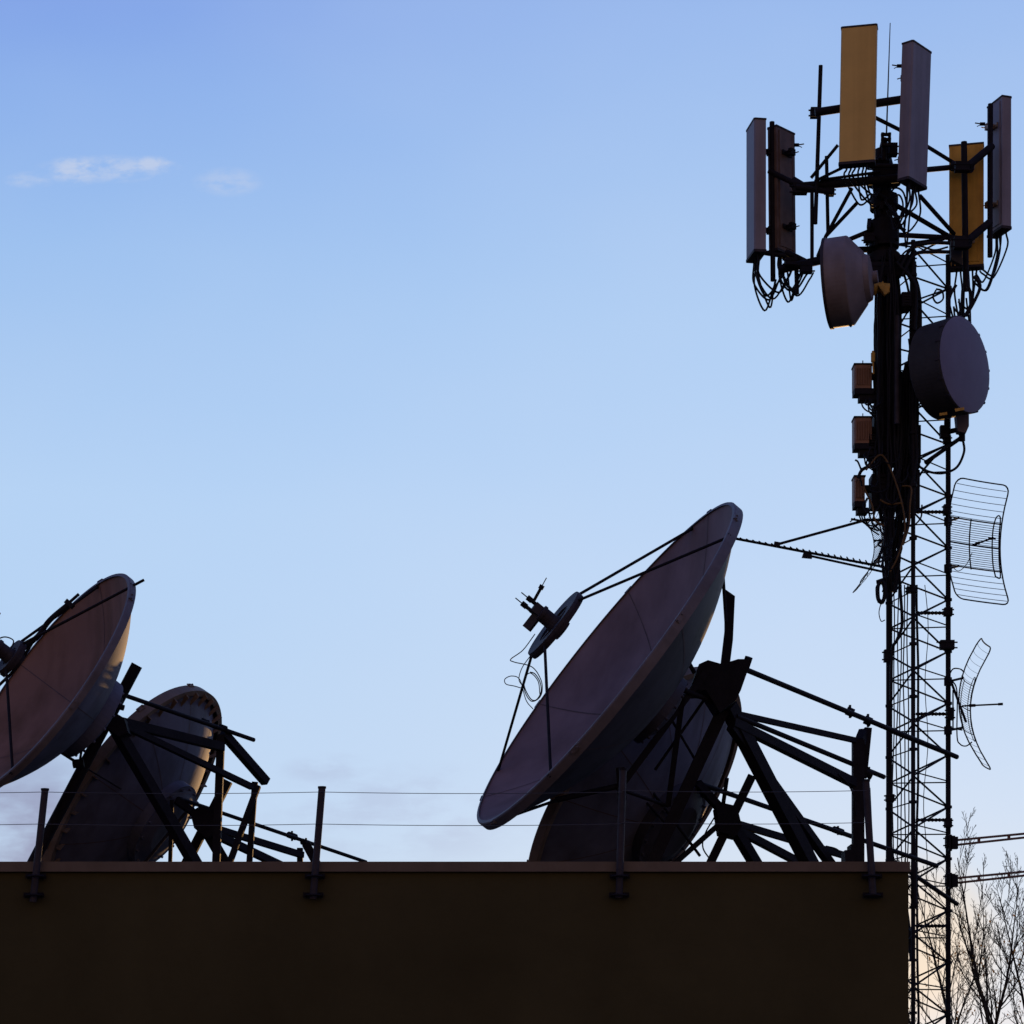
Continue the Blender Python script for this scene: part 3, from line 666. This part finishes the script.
part('base_bracket', 'steel', wh, wb)
part('stem', 'steel', wh, lambda m: m.tube([at(884, 138, 31.55), at(884, 160, 31.6)], 2.6 * s, 8))
# ------------------------------------------------------------ microwave drums
def local(v): return V(v).normalized()
d1 = thing('microwave_drum', 'brown grey microwave drum antenna facing left under the ochre panel', 'antenna', at(850, 285, 31.5), 'microwave drum antennas on the tower')
ax = local((-.955, .27, -.05)); c1_ = at(827, 284, 31.3); r1_ = 42 * s
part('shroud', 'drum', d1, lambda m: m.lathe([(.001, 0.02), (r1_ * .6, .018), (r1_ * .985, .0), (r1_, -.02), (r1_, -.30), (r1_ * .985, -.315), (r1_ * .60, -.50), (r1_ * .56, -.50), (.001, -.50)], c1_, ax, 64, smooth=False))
part('front_band', 'steel2', d1, lambda m: m.lathe([(r1_ + .0, -.035), (r1_ + .012, -.035), (r1_ + .012, .0), (r1_, .004)], c1_, ax, 64, smooth=False))
part('rear_housing', 'drum', d1, lambda m: (m.lathe([(r1_ * .57, -.49), (r1_ * .50, -.57), (.08, -.60), (.08, -.66), (.001, -.66)], c1_, ax, 32, smooth=False)))
part('mount_casting', 'bolt', d1, lambda m: (m.tube([at(870, 287, 31.5), at(889, 289, 31.5)], 5.2 * s, 10), m.tube([at(873, 288, 31.48), at(877, 289, 31.48)], 7 * s, 8), m.beam(at(880, 284, 31.4), at(887, 294, 31.4), .08, .08)))
part('drain_lug', 'steel2', d1, lambda m: m.beam(at(848, 325, 31.3), at(854, 317, 31.3), .02, .1))
d2_ = thing('microwave_drum', 'dark microwave drum antenna with a round slate blue face turned right', 'antenna', at(940, 372, 31.6), 'microwave drum antennas on the tower')
ax2 = local((.745, -.665, .03)); c2_ = at(965, 364.5, 31.2); r2_ = 46.5 * s
part('face', 'drumface', d2_, lambda m: m.lathe([(.001, .035), (r2_ * .5, .03), (r2_ * .9, .012), (r2_ * .99, .0)], c2_, ax2, 72))
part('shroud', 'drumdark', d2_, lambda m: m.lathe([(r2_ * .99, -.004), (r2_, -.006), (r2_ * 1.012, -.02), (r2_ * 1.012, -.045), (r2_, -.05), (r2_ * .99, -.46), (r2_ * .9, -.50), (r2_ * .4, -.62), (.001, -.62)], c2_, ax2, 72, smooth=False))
def clips(m):
    a_, b_ = ortho(ax2)
    for k in range(16):
        t_ = 2 * math.pi * k / 16 + .1; d_ = a_ * math.cos(t_) + b_ * math.sin(t_)
        m.beam(c2_ + d_ * (r2_ * 1.012) - ax2 * .002, c2_ + d_ * (r2_ * 1.012) - ax2 * .07, .03, .014, d_)
part('rim_clips', 'steel2', d2_, clips)
part('painted_sun_glint', 'bolt', d2_, lambda m: [m.beam(p, q, .02, .035, (0, 0, 1)) for p, q in ((at(939.5, 414.6, 31.15), at(947, 413.4, 31.15)), (at(955, 410.4, 31.0), at(964, 408.6, 31.0)))])  # orange bars painted in for sun highlights on the drum underside
part('mount_arm', 'steel', d2_, lambda m: (m.tube([at(905, 372, 31.9), at(940, 372, 31.75)], 9 * s, 10), m.tube([at(947, 400, 31.8), at(947, 440, 32)], 3 * s, 8)))
# small device and cable under the drum
u = thing('amplifier_unit', 'dark box on a bracket just under the slate faced drum', 'radio unit', at(961, 430, 31.9))
blob(u, 'housing', 'drum', [(956, 412), (969, 413), (969, 426), (966, 433), (958, 431)], 31.8, .16)
part('bracket', 'steel', u, lambda m: (m.tube([at(947, 432, 31.95), at(966, 428, 31.9)], 2.6 * s, 8), m.tube([at(962, 431, 31.9), at(962, 441, 31.9)], 3.2 * s, 8), m.beam(at(944, 426, 31.9), at(944, 438, 31.9), 8 * s, .1, (0, 1, 0)), m.tube([at(925, 463, 31.9), at(962, 437, 31.9)], 2.1 * s, 8)))
part('cable', 'cable', u, lambda m: (m.tube(curve([at(963, 440, 31.85), at(964, 452, 31.85), at(957, 467, 31.85), at(944, 473, 31.85), at(930, 472, 31.85), at(918, 466, 31.85)], 8), 1.25 * s, 8)))
part('cable', 'cable', u, lambda m: (m.tube(curve([at(960, 438, 31.85), at(940, 452, 31.8), at(925, 468, 31.85), at(918, 478, 31.85)], 8), 1.1 * s, 8)))
# ------------------------------------------------------------ radio boxes on the left of the mast
def radio(label, x0, y0, x1, y1, yy=31.6, nm='radio_unit', m_='box', grp='brown radio units on the mast'):
    t = thing(nm, label, 'radio unit', at(x0, y1, yy), grp)
    w_ = (x1 - x0) * s; h_ = (y1 - y0) * s; o = at(x0, y1, yy)
    c = .02
    hs = part('housing', m_, t, lambda m: m.prism([(c, 0), (w_ - c, 0), (w_, c), (w_, .24), (0, .24), (0, c)], o, V((1, 0, 0)), V((0, 1, 0)), V((0, 0, h_))))
    def fins(m):
        for k in range(7): m.beam(o + V((w_ * (k + .6) / 7.2, -.012, .04)), o + V((w_ * (k + .6) / 7.2, -.012, h_ - .04)), .008, .024, (0, 1, 0))
    part('cooling_fins', m_, hs, fins)
    part('base_plate', 'steel', t, lambda m: (m.prism([(0, 0), (w_ * 1.1, 0), (w_ * 1.1, .22), (.0, .22)], o - V((0, 0, .075)), V((1, 0, 0)), V((0, 1, 0)), V((0, 0, .073))),
                                             m.prism([(w_ * .3, .03), (w_ * 1.3, .03), (w_ * 1.3, .2), (w_ * .3, .2)], o - V((0, 0, .15)), V((1, 0, 0)), V((0, 1, 0)), V((0, 0, .073)))))
    part('lid', 'steel', hs, lambda m: (m.prism([(-.008, -.01), (w_ + .008, -.01), (w_ + .008, .25), (-.008, .25)], o + V((0, 0, h_ + .001)), V((1, 0, 0)), V((0, 1, 0)), V((0, 0, .02))), m.tube([o + V((w_ / 2, .05, h_)), o + V((w_ / 2, .05, h_ + .07))], .007, 6)))
    for k in range(3):
        st = o + V((w_ * (.5 + .3 * k), .06, -.08)); q = at(877 + k, y1 + 26 + 4 * k, 31.7)
        part('jumper_cable', 'cable', t, lambda m: m.tube(curve([st, st + V((pr.uniform(-.02, .03), 0, -.12)), (st + q) / 2 + V((-.04, 0, -.08)), q], 7), .8 * s, 6))
    part('bracket', 'steel', t, lambda m: m.tube([at(x1 - 2, (y0 + y1) / 2, yy + .1), at(880, (y0 + y1) / 2, yy + .1)], 4 * s, 8))
radio('topmost of the three brown radio units on the mast, under an ochre tag', 854.5, 365, 872, 388)
radio('middle of the three brown radio units on the mast', 854.5, 418, 872, 443)
radio('lowest of the three brown radio units on the mast, above the yagi brace', 854.5, 477, 865, 501)
tag(part('cable_tag', 'bolt', None, lambda m: (m.tube([at(873, 353, 31.5), at(873, 362, 31.5)], 2.1 * s, 10), m.tube([at(873, 351, 31.5), at(873, 353, 31.5)], 1.2 * s, 8), m.tube([at(873, 362, 31.5), at(873.5, 374, 31.5)], .9 * s, 8))), 'small ochre cylindrical fitting above the topmost brown radio unit', 'fitting')
jb = thing('junction_box', 'flat dark grey box under the right frame corner, beside the ochre rear panel', 'box', at(957, 263, 31.9))
blob(jb, 'housing', 'drumdark', [(951, 240), (962, 245), (962, 265), (951, 259)], 31.8, .1)
part('cable_gland', 'steel', jb, lambda m: [m.tube([at(x, 258, 31.85), at(x, 266, 31.85)], 1.3 * s, 8) for x in (953, 957, 961)])
cb_ = thing('equipment_rack', 'black equipment boxes stacked on the mast between the radio units and the drum', 'equipment', at(895, 520, 31.8))
for x0, y0, x1, y1, yy in ((885, 262, 899, 330, 31.7), (879, 318, 899, 372, 31.8), (895, 372, 917, 430, 31.75), (875, 402, 900, 452, 31.7), (889, 425, 921, 462, 31.8), (872, 474, 897, 506, 31.6), (899, 470, 920, 508, 31.75), (876, 455, 884, 480, 31.7), (868, 434, 880, 446, 31.6), (902, 292, 912, 306, 31.5)):
    def f(m):
        w_ = (x1 - x0) * s; h_ = (y1 - y0) * s; o = at(x0, y1, yy); c = .015
        m.prism([(c, 0), (w_ - c, 0), (w_, c), (w_, .3), (0, .3), (0, c)], o, V((1, 0, 0)), V((0, 1, 0)), V((0, 0, h_)))
        for k in range(5): m.beam(o + V((w_ * .2, -.008, h_ * (k + .5) / 5)), o + V((w_ * .8, -.008, h_ * (k + .5) / 5)), .012, .016, (0, 1, 0))
    part('equipment_box', 'steel', cb_, f)
# feeder bundle
fb = thing('cable_bundle', 'thick bundle of black feeder cables hanging down the mast under the tower head', 'cable', at(892, 600, 31.6))
br = random.Random(5)
for k in range(34):
    x0 = 874 + 44 * (k + .5) / 34; x1 = 884 + 12 * br.random(); yy = 31.55 + br.uniform(-.05, .25)
    y0 = 255 + br.uniform(-15, 30) + (max(0, x0 - 899) * 5.5 if k % 4 else 0); pts = []
    yend = 592 if k % 3 else 500 + br.uniform(-14, 14)
    if 900.5 < x0 < 908.5: y0 = 374 + br.uniform(-4, 10)
    for j in range(16):
        f = j / 15; y = y0 + (yend - y0) * f; fa = (y - 470) / 122
        g_ = max(0, fa); x = x0 * (1 - g_) + x1 * g_ + br.uniform(-.9, .9) * (1 + 2.2 * (fa > -.2))
        if f < .1 and y0 < 300: x = x0 * (.5 + f * 5) + 889 * (.5 - f * 5)
        pts.append(at(x, y, yy + br.uniform(-.02, .02)))
    part('cable', 'cable', fb, lambda m: m.tube(curve(pts, 3), br.uniform(1.0, 1.9) * s, 6))
for l in ([(866, 470), (880, 455), (890, 468), (901, 500), (905, 530), (898, 556), (890, 572)], [(902, 486), (911, 488), (910, 505), (909, 525), (903, 545)], [(864, 488), (872, 505), (875, 520), (884, 526)], [(880, 500), (889, 504), (903, 503)]):
    part('yellow_cable', 'ycable', fb, lambda m: m.tube(curve([at(x, y, 31.42) for x, y in l], 8), 1.0 * s, 6))
for l in ([(898, 262), (905, 252), (918, 246), (934, 250), (948, 247)], [(900, 268), (912, 248), (930, 243), (950, 243)], [(902, 276), (914, 255), (932, 252), (950, 252)],
          [(896, 262), (914, 282), (916, 300), (914, 330)], [(889, 196), (895, 188), (903, 192), (906, 206), (900, 218)], [(892, 200), (899, 195), (903, 206), (898, 226), (906, 230)],
          [(936, 290), (933, 297), (937, 303), (943, 299), (942, 291), (936, 289)], [(862, 468), (860, 476), (862, 486)], [(866, 456), (872, 464), (862, 470), (858, 478)], [(868, 508), (872, 522), (884, 536), (882, 552), (874, 562)],
          [(855, 460), (858, 462), (862, 472)], [(956, 285), (950, 296), (948, 310), (950, 322)], [(962, 290), (961, 305), (958, 318)], [(968, 286), (972, 300), (966, 314), (960, 319)], [(974, 276), (980, 286), (975, 300), (966, 316)], [(951, 286), (949, 300), (953, 318)]):
    part('looped_cable', 'cable', fb, lambda m: m.tube(curve([at(x, y, 31.5) for x, y in l], 8), (.95 if len(l) != 4 else 1.8) * s, 6))
for k in range(26):
    x = br.uniform(866, 912); y = br.uniform(446, 560) if k % 3 else br.uniform(388, 440); w_ = br.uniform(5, 15); h_ = br.uniform(6, 20)
    if k % 3 == 0: x = br.uniform(866, 874); y = br.choice((400, 404, 452, 457, 462)) ; w_ *= .6; h_ *= .6
    part('looped_cable', 'cable', fb, lambda m: m.tube(curve([at(x, y, 31.5), at(x - w_ * .3, y + h_ * .6, 31.45), at(x + w_ * .3, y + h_, 31.4), at(x + w_, y + h_ * .5, 31.45), at(x + w_ * 1.1, y - h_ * .3, 31.55)], 6), br.uniform(.5, .95) * s, 6))
part('bundle_elbow', 'cable', fb, lambda m: [m.tube(curve([at(889 + k, 248, 31.6), at(899 + k * 1.5, 262, 31.6), at(913 + k * 1.6, 286, 31.7), at(915 + k * 1.8, 330, 31.7), at(912 + k * 1.8, 400, 31.7), at(910 + k * 2, 470, 31.7)], 8), 1.7 * s, 6) for k in range(4)])
coil = thing('cable_coil', 'black coil of spare cable hanging from the left tower leg below the yagi', 'cable', at(882, 590, 31.4))
def cl(m):
    for k in range(9):
        ox = br.uniform(-1.5, 1.5); pts = [at(881.5 + ox + (3.4 + br.random()) * math.cos(t * .55 + k), 592 + br.uniform(-1, 1) + (9 + 2 * br.random()) * math.sin(t * .55 + k), 31.35 + k * .015) for t in range(13)]
        m.tube(curve(pts, 3), 1.1 * s, 6)
part('loops', 'cable', coil, cl)
part('loose_end', 'cable', coil, lambda m: m.tube(curve([at(882, 600, 31.4), at(879, 612, 31.4), at(881, 621, 31.4), at(885, 620, 31.4)], 8), .5 * s, 5))
part('tie', 'steel', coil, lambda m: m.beam(at(878, 582, 31.38), at(889, 578, 31.7), .05, .05))
# ------------------------------------------------------------ grid antennas
def grid(label, cx, cy, yy, nrm, wpx, hpx, dep_px, arm_to, mount_x, fr_th=1.5, rb=.72, wr=.32):
    c = at(cx, cy, yy); n_ = V((nrm[0], nrm[1], 0)).normalized(); h_ = V((-n_.y, n_.x, 0)); w2 = wpx * s / 2; z2 = hpx * s / 2; D = dep_px * s
    t = thing('grid_antenna', label, 'antenna', c, 'wire grid parabolic antennas on the tower')
    def S(uu, vv): return c + h_ * w2 * uu + V((0, 0, 1)) * z2 * vv + n_ * (D * vv * vv + D * .12 * uu * uu)
    def rr(m):
        pts = []
        cr = .16
        def corner(sx, sy, t0):
            for k in range(5):
                t_ = t0 + k / 4 * math.pi / 2; pts.append(S(sx * (1 - cr * 1.6) + cr * 1.6 * math.cos(t_), sy * (1 - cr * .8) + cr * .8 * math.sin(t_)))
        corner(1, 1, 0); pts += [S(.7 - 1.4 * k / 6, 1) for k in range(1, 6)]
        corner(-1, 1, math.pi / 2); pts += [S(-1, .8 - 1.6 * k / 12) for k in range(1, 12)]
        corner(-1, -1, math.pi); pts += [S(-.7 + 1.4 * k / 6, -1) for k in range(1, 6)]
        corner(1, -1, 1.5 * math.pi); pts += [S(1, -.8 + 1.6 * k / 12) for k in range(1, 12)]
        m.tube(pts + pts[:2], fr_th / 2 * s, 6)
    part('frame', 'steel', t, rr)
    def wires(m):
        vv = [-.93 + .105 * k for k in range(5)] + [-.38 + .0365 * k for k in range(21)] + [.49 + .105 * k for k in range(5)]
        vv += [.42]
        for v_ in vv:
            lim = 1 if abs(v_) < .86 else .93
            m.tube([S(lim * (-1 + k / 3), v_) for k in range(7)], wr * s, 4, caps=False)
    part('wire_grid', 'wire', t, wires)
    def ribs(m):
        for v_ in (-.40, .0, .40): m.tube([S(-1 + k / 3, v_) - n_ * .01 for k in range(7)], rb * s, 6)
        m.tube([S(-.1, -.42 + .84 * k / 8) - n_ * .01 for k in range(9)], rb * s, 6)
        m.tube(curve([S(.75, -.5), S(.72, -.3) , S(.72, 0) , S(.72, .3), S(.78, .5), S(.92, .5), S(.95, .2), S(.95, -.2), S(.92, -.5), S(.75, -.5)], 4), rb * s, 6)
    part('support_ribs', 'steel', t, ribs)
    f0 = S(0, 0); f1 = at(*arm_to)
    part('feed_arm', 'steel', t, lambda m: (m.tube([f0, f1], .9 * s, 6), m.tube([f0 * .75 + f1 * .25 - (f1 - f0) * .08, f0 * .75 + f1 * .25 + (f1 - f0) * .08], 1.5 * s, 8), m.tube([f1 - (f1 - f0) * .12, f1], 1.3 * s, 8)))
    part('feed_dipole', 'steel', t, lambda m: m.tube([f1 - (f1 - f0) * .05 - h_ * .06, f1 - (f1 - f0) * .05 + h_ * .06], .7 * s, 6))
    for v_ in (-.40, .40):
        def mt(m): m.tube([S(-.6, v_), at(mount_x, cy - v_ * hpx / 2, TY)], 1.2 * s, 8); m.tube([at(mount_x, cy - v_ * hpx / 2 - 4, TY), at(mount_x, cy - v_ * hpx / 2 + 4, TY)], 4 * s, 10)
        part('mount', 'steel', t, mt)
    return t, S
g1, S1 = grid('large wire grid antenna on the right of the tower, facing right', 972.5, 545, 31.6, (.5, -.87), 68, 118, 15, (993, 538, 31.15), 948)
part('feed_cable', 'cable', g1, lambda m: m.tube(curve([at(972, 553, 31.5), at(966, 565, 31.5), at(958, 571, 31.6), at(951, 565, 31.8)], 8), .4 * s, 5))
g2, S2 = grid('wire grid antenna seen edge on below the larger one, its feed rod pointing right', 962, 706, 31.7, (.93, -.36), 62, 122, 22, (1003, 704, 31.6), 948, 1.4, .42, .2)
def hoop(m):
    m.tube(curve([at(949, 676, 31.9), at(953, 669, 31.8), at(960, 669, 31.7), at(964, 672, 31.6)], 6), .7 * s, 6)
    m.tube(curve([at(952, 680, 31.8), at(957, 692, 31.7), at(957, 735, 31.6), at(960, 744, 31.6), at(966, 746, 31.6), at(972, 742, 31.6)], 8), .7 * s, 6)
    m.tube([at(949, 676, 31.9), at(966, 722, 31.7)], 1.3 * s, 6); m.tube([at(951, 728, 31.9), at(962, 730, 31.7)], .8 * s, 6); m.tube([at(953, 690, 31.8), at(953, 728, 31.8)], .8 * s, 6)
part('mount_hoop', 'steel', g2, hoop)
g3, S3 = grid('small wire grid antenna mostly hidden behind the cable bundle left of the tower', 882, 540, 32.5, (-1., .0), 66, 96, 24, (874, 541, 32.5), 889, 1.0)
# ------------------------------------------------------------ yagi
yg = thing('yagi_antenna', 'long yagi antenna reaching left from the tower above the large dish', 'antenna', at(883, 568, 31.7))
yA = 31.5
part('boom', 'steel', yg, lambda m: m.tube([at(735, 538.5, yA), at(884, 567, yA + .2)], 1.35 * s, 8))
part('boom', 'steel', yg, lambda m: m.tube([at(806, 555, yA), at(884, 572, yA + .2)], 1.2 * s, 8))
part('boom_plate', 'steel', yg, lambda m: m.prism([(-4, -3), (-2, 3), (6, 1.5), (6, -2)], at(806, 555, yA - .03), V((s, 0, -.2 * s)), V((0, 0, s)), V((0, .05, 0))))
for k in range(24):
    f = (k + .3) / 24; p = at(735 + 149 * f, 538.5 + 28.5 * f, yA + .2 * f); l = .12 + .09 * f
    part('element', 'steel', yg, lambda m: m.tube([p + V((-.05, -l, -.002)), p + V((.03, l * .4, -.0))], .75 * s, 5))
part('brace', 'steel', yg, lambda m: m.tube([at(775, 545, yA), at(868, 519.5, 31.6)], 1.35 * s, 8))
part('brace_clamp', 'steel', yg, lambda m: (m.beam(at(774, 544, yA), at(780, 545, yA), .06, .06),))
part('brace_clamp', 'steel', yg, lambda m: (m.tube([at(851, 519, 31.5), at(862, 521, 31.5)], 1.1 * s, 6), m.tube([at(850, 522, 31.5), at(855, 518, 31.5)], .6 * s, 5), m.tube([at(864, 520, 31.6), at(884, 520, 31.7)], 1.6 * s, 6)))
# ------------------------------------------------------------ twin rails leaving to the right
for y0, y1, lb in ((843, 834.5, 'upper pair of rusty tubes running right from the tower'), (881, 872.5, 'lower pair of rusty tubes running right from the tower')):
    t = thing('stay_arm', lb, 'bracket', at(953, y0, 32), 'rusty tube pairs braced to the tower')
    for o in (-2.2, 2.2):
        part('tube', 'rust', t, lambda m: m.tube([at(952, y0 + o * 1.1, 32), at(1110, y1 + o * .6 - (y0 - y1) * .9, 30.5)], 1.15 * s, 8))
    part('end_clamp', 'steel', t, lambda m: (m.beam(at(954, y0 - 6, 31.95), at(954, y0 + 6, 31.95), 7 * s, .1, (0, 1, 0)), m.beam(at(950, y0 - 8, 31.95), at(950, y0 + 8, 31.95), 3 * s, .1, (0, 1, 0))))
    for f in (.17, .36, .6, .8):
        part('spacer', 'rust', t, lambda m: m.tube([at(952 + 158 * f, y0 - 3 - 1.9 * (y0 - y1) * f, 32 - 1.5 * f), at(952 + 158 * f, y0 + 3 - 1.9 * (y0 - y1) * f, 32 - 1.5 * f)], 1.6 * s, 6))
# ------------------------------------------------------------ bare trees
def tree(label, x, ytop, yy, seed, spread=.5, lean=0.):
    R_ = random.Random(seed); base = V((TXY(x, yy), yy, 0)); top = at(x, ytop, yy).z
    t = thing('bare_tree', label, 'tree', base, 'leafless trees beyond the tower')
    T = MB(); B = MB(); Lf = MB()
    def leaf(p):
        for _ in range(R_.randint(1, 3)):
            o = p + V((R_.uniform(-.06, .06), R_.uniform(-.06, .06), R_.uniform(-.06, .02))); a_ = V((R_.uniform(-1, 1), R_.uniform(-1, 1), R_.uniform(-1, 1))).normalized(); b_ = ortho(a_)[0]
            Lf.add([o, o + a_ * .035 + b_ * .022, o + a_ * .07, o + a_ * .035 - b_ * .022], [[0, 1, 2, 3]])
    def grow(p, d, ln, r, lev):
        """a limb that tapers along its length and carries side limbs, shorter towards its tip"""
        n_ = 14 if lev == 0 else 9 if lev == 1 else 6 if lev == 2 else 4
        pts = [p]; rs = [r]; ds = [d]
        for k in range(n_):
            wob = (.05, .10, .15, .20)[lev]
            d = (d + V((R_.uniform(-1, 1), R_.uniform(-1, 1), R_.uniform(-.5, .8))) * wob + V((0, 0, (.0, .07, .06, .02)[lev]))).normalized()
            p = p + d * ln / n_; pts.append(p); rs.append(max((.010, .0060, .0046, .0036)[lev], r * (1 - .9 * (k + 1) / n_))); ds.append(d)
        (T if lev == 0 else B).tube(pts, rs, 7 if lev < 2 else 4, caps=False)
        if lev == 3:
            if R_.random() < .3 and pts[-1].z < top * .72: leaf(pts[-1])
            return
        cnt = (14, 9, 4)[lev]; lo = (.22, .12, .15)[lev]
        for k in range(cnt):
            f = lo + (1 - lo) * (k + R_.random() * .8) / cnt; i = min(n_ - 1, int(f * n_)); g_ = f * n_ - i
            q = pts[i].lerp(pts[i + 1], min(1, g_)); dd = ds[i]
            s_ = V((R_.uniform(-1, 1), R_.uniform(-1, 1), R_.uniform(-.2, .5))); s_ = (s_ - dd * s_.dot(dd)).normalized()
            an = math.radians(R_.uniform(24, 52)) * (spread / .55)
            grow(q, (dd * math.cos(an) + s_ * math.sin(an)).normalized(), ln * ((.50, .46, .42)[lev] * (1 - .62 * f)) * R_.uniform(.65, 1.25), rs[i] * R_.uniform(.42, .68), lev + 1)
    forks = 2; h0 = top * .22
    T.tube([base, base + V((lean * h0, 0, h0))], [top * .013, top * .0115], 8, caps=False)
    for k in range(forks):
        t_ = 2 * math.pi * k / forks + R_.uniform(-.4, .4)
        grow(base + V((lean * h0, 0, h0 - .02)), V((lean + .24 * math.cos(t_), .24 * math.sin(t_), 1)).normalized(), (top - h0) * R_.uniform(.80, .92), top * .0078, 0)
    T.build('trunk', 'bark', t); B.build('crown', 'bark', t)
    if Lf.v: Lf.build('withered_leaves', 'leaf', t)
def TXY(x, yy): return (x - 512) / F * yy
for q in (('leafless tree directly behind the lower tower, between its legs', 930, 915, 52, 21, .55, .0),
          ('slim leafless tree just right of the tower foot', 976, 850, 50, 5, .5, -.03),
          ('tallest leafless tree near the right edge, its fine top rising above the tube pairs', 1012, 815, 48, 9, .5, -.01),
          ('leafless tree cut off by the right edge of the photo', 1052, 850, 51, 33, .55, -.04)): tree(*q)
# ------------------------------------------------------------ tidy
for o in bpy.data.objects:
    if '_o' in o: del o['_o']
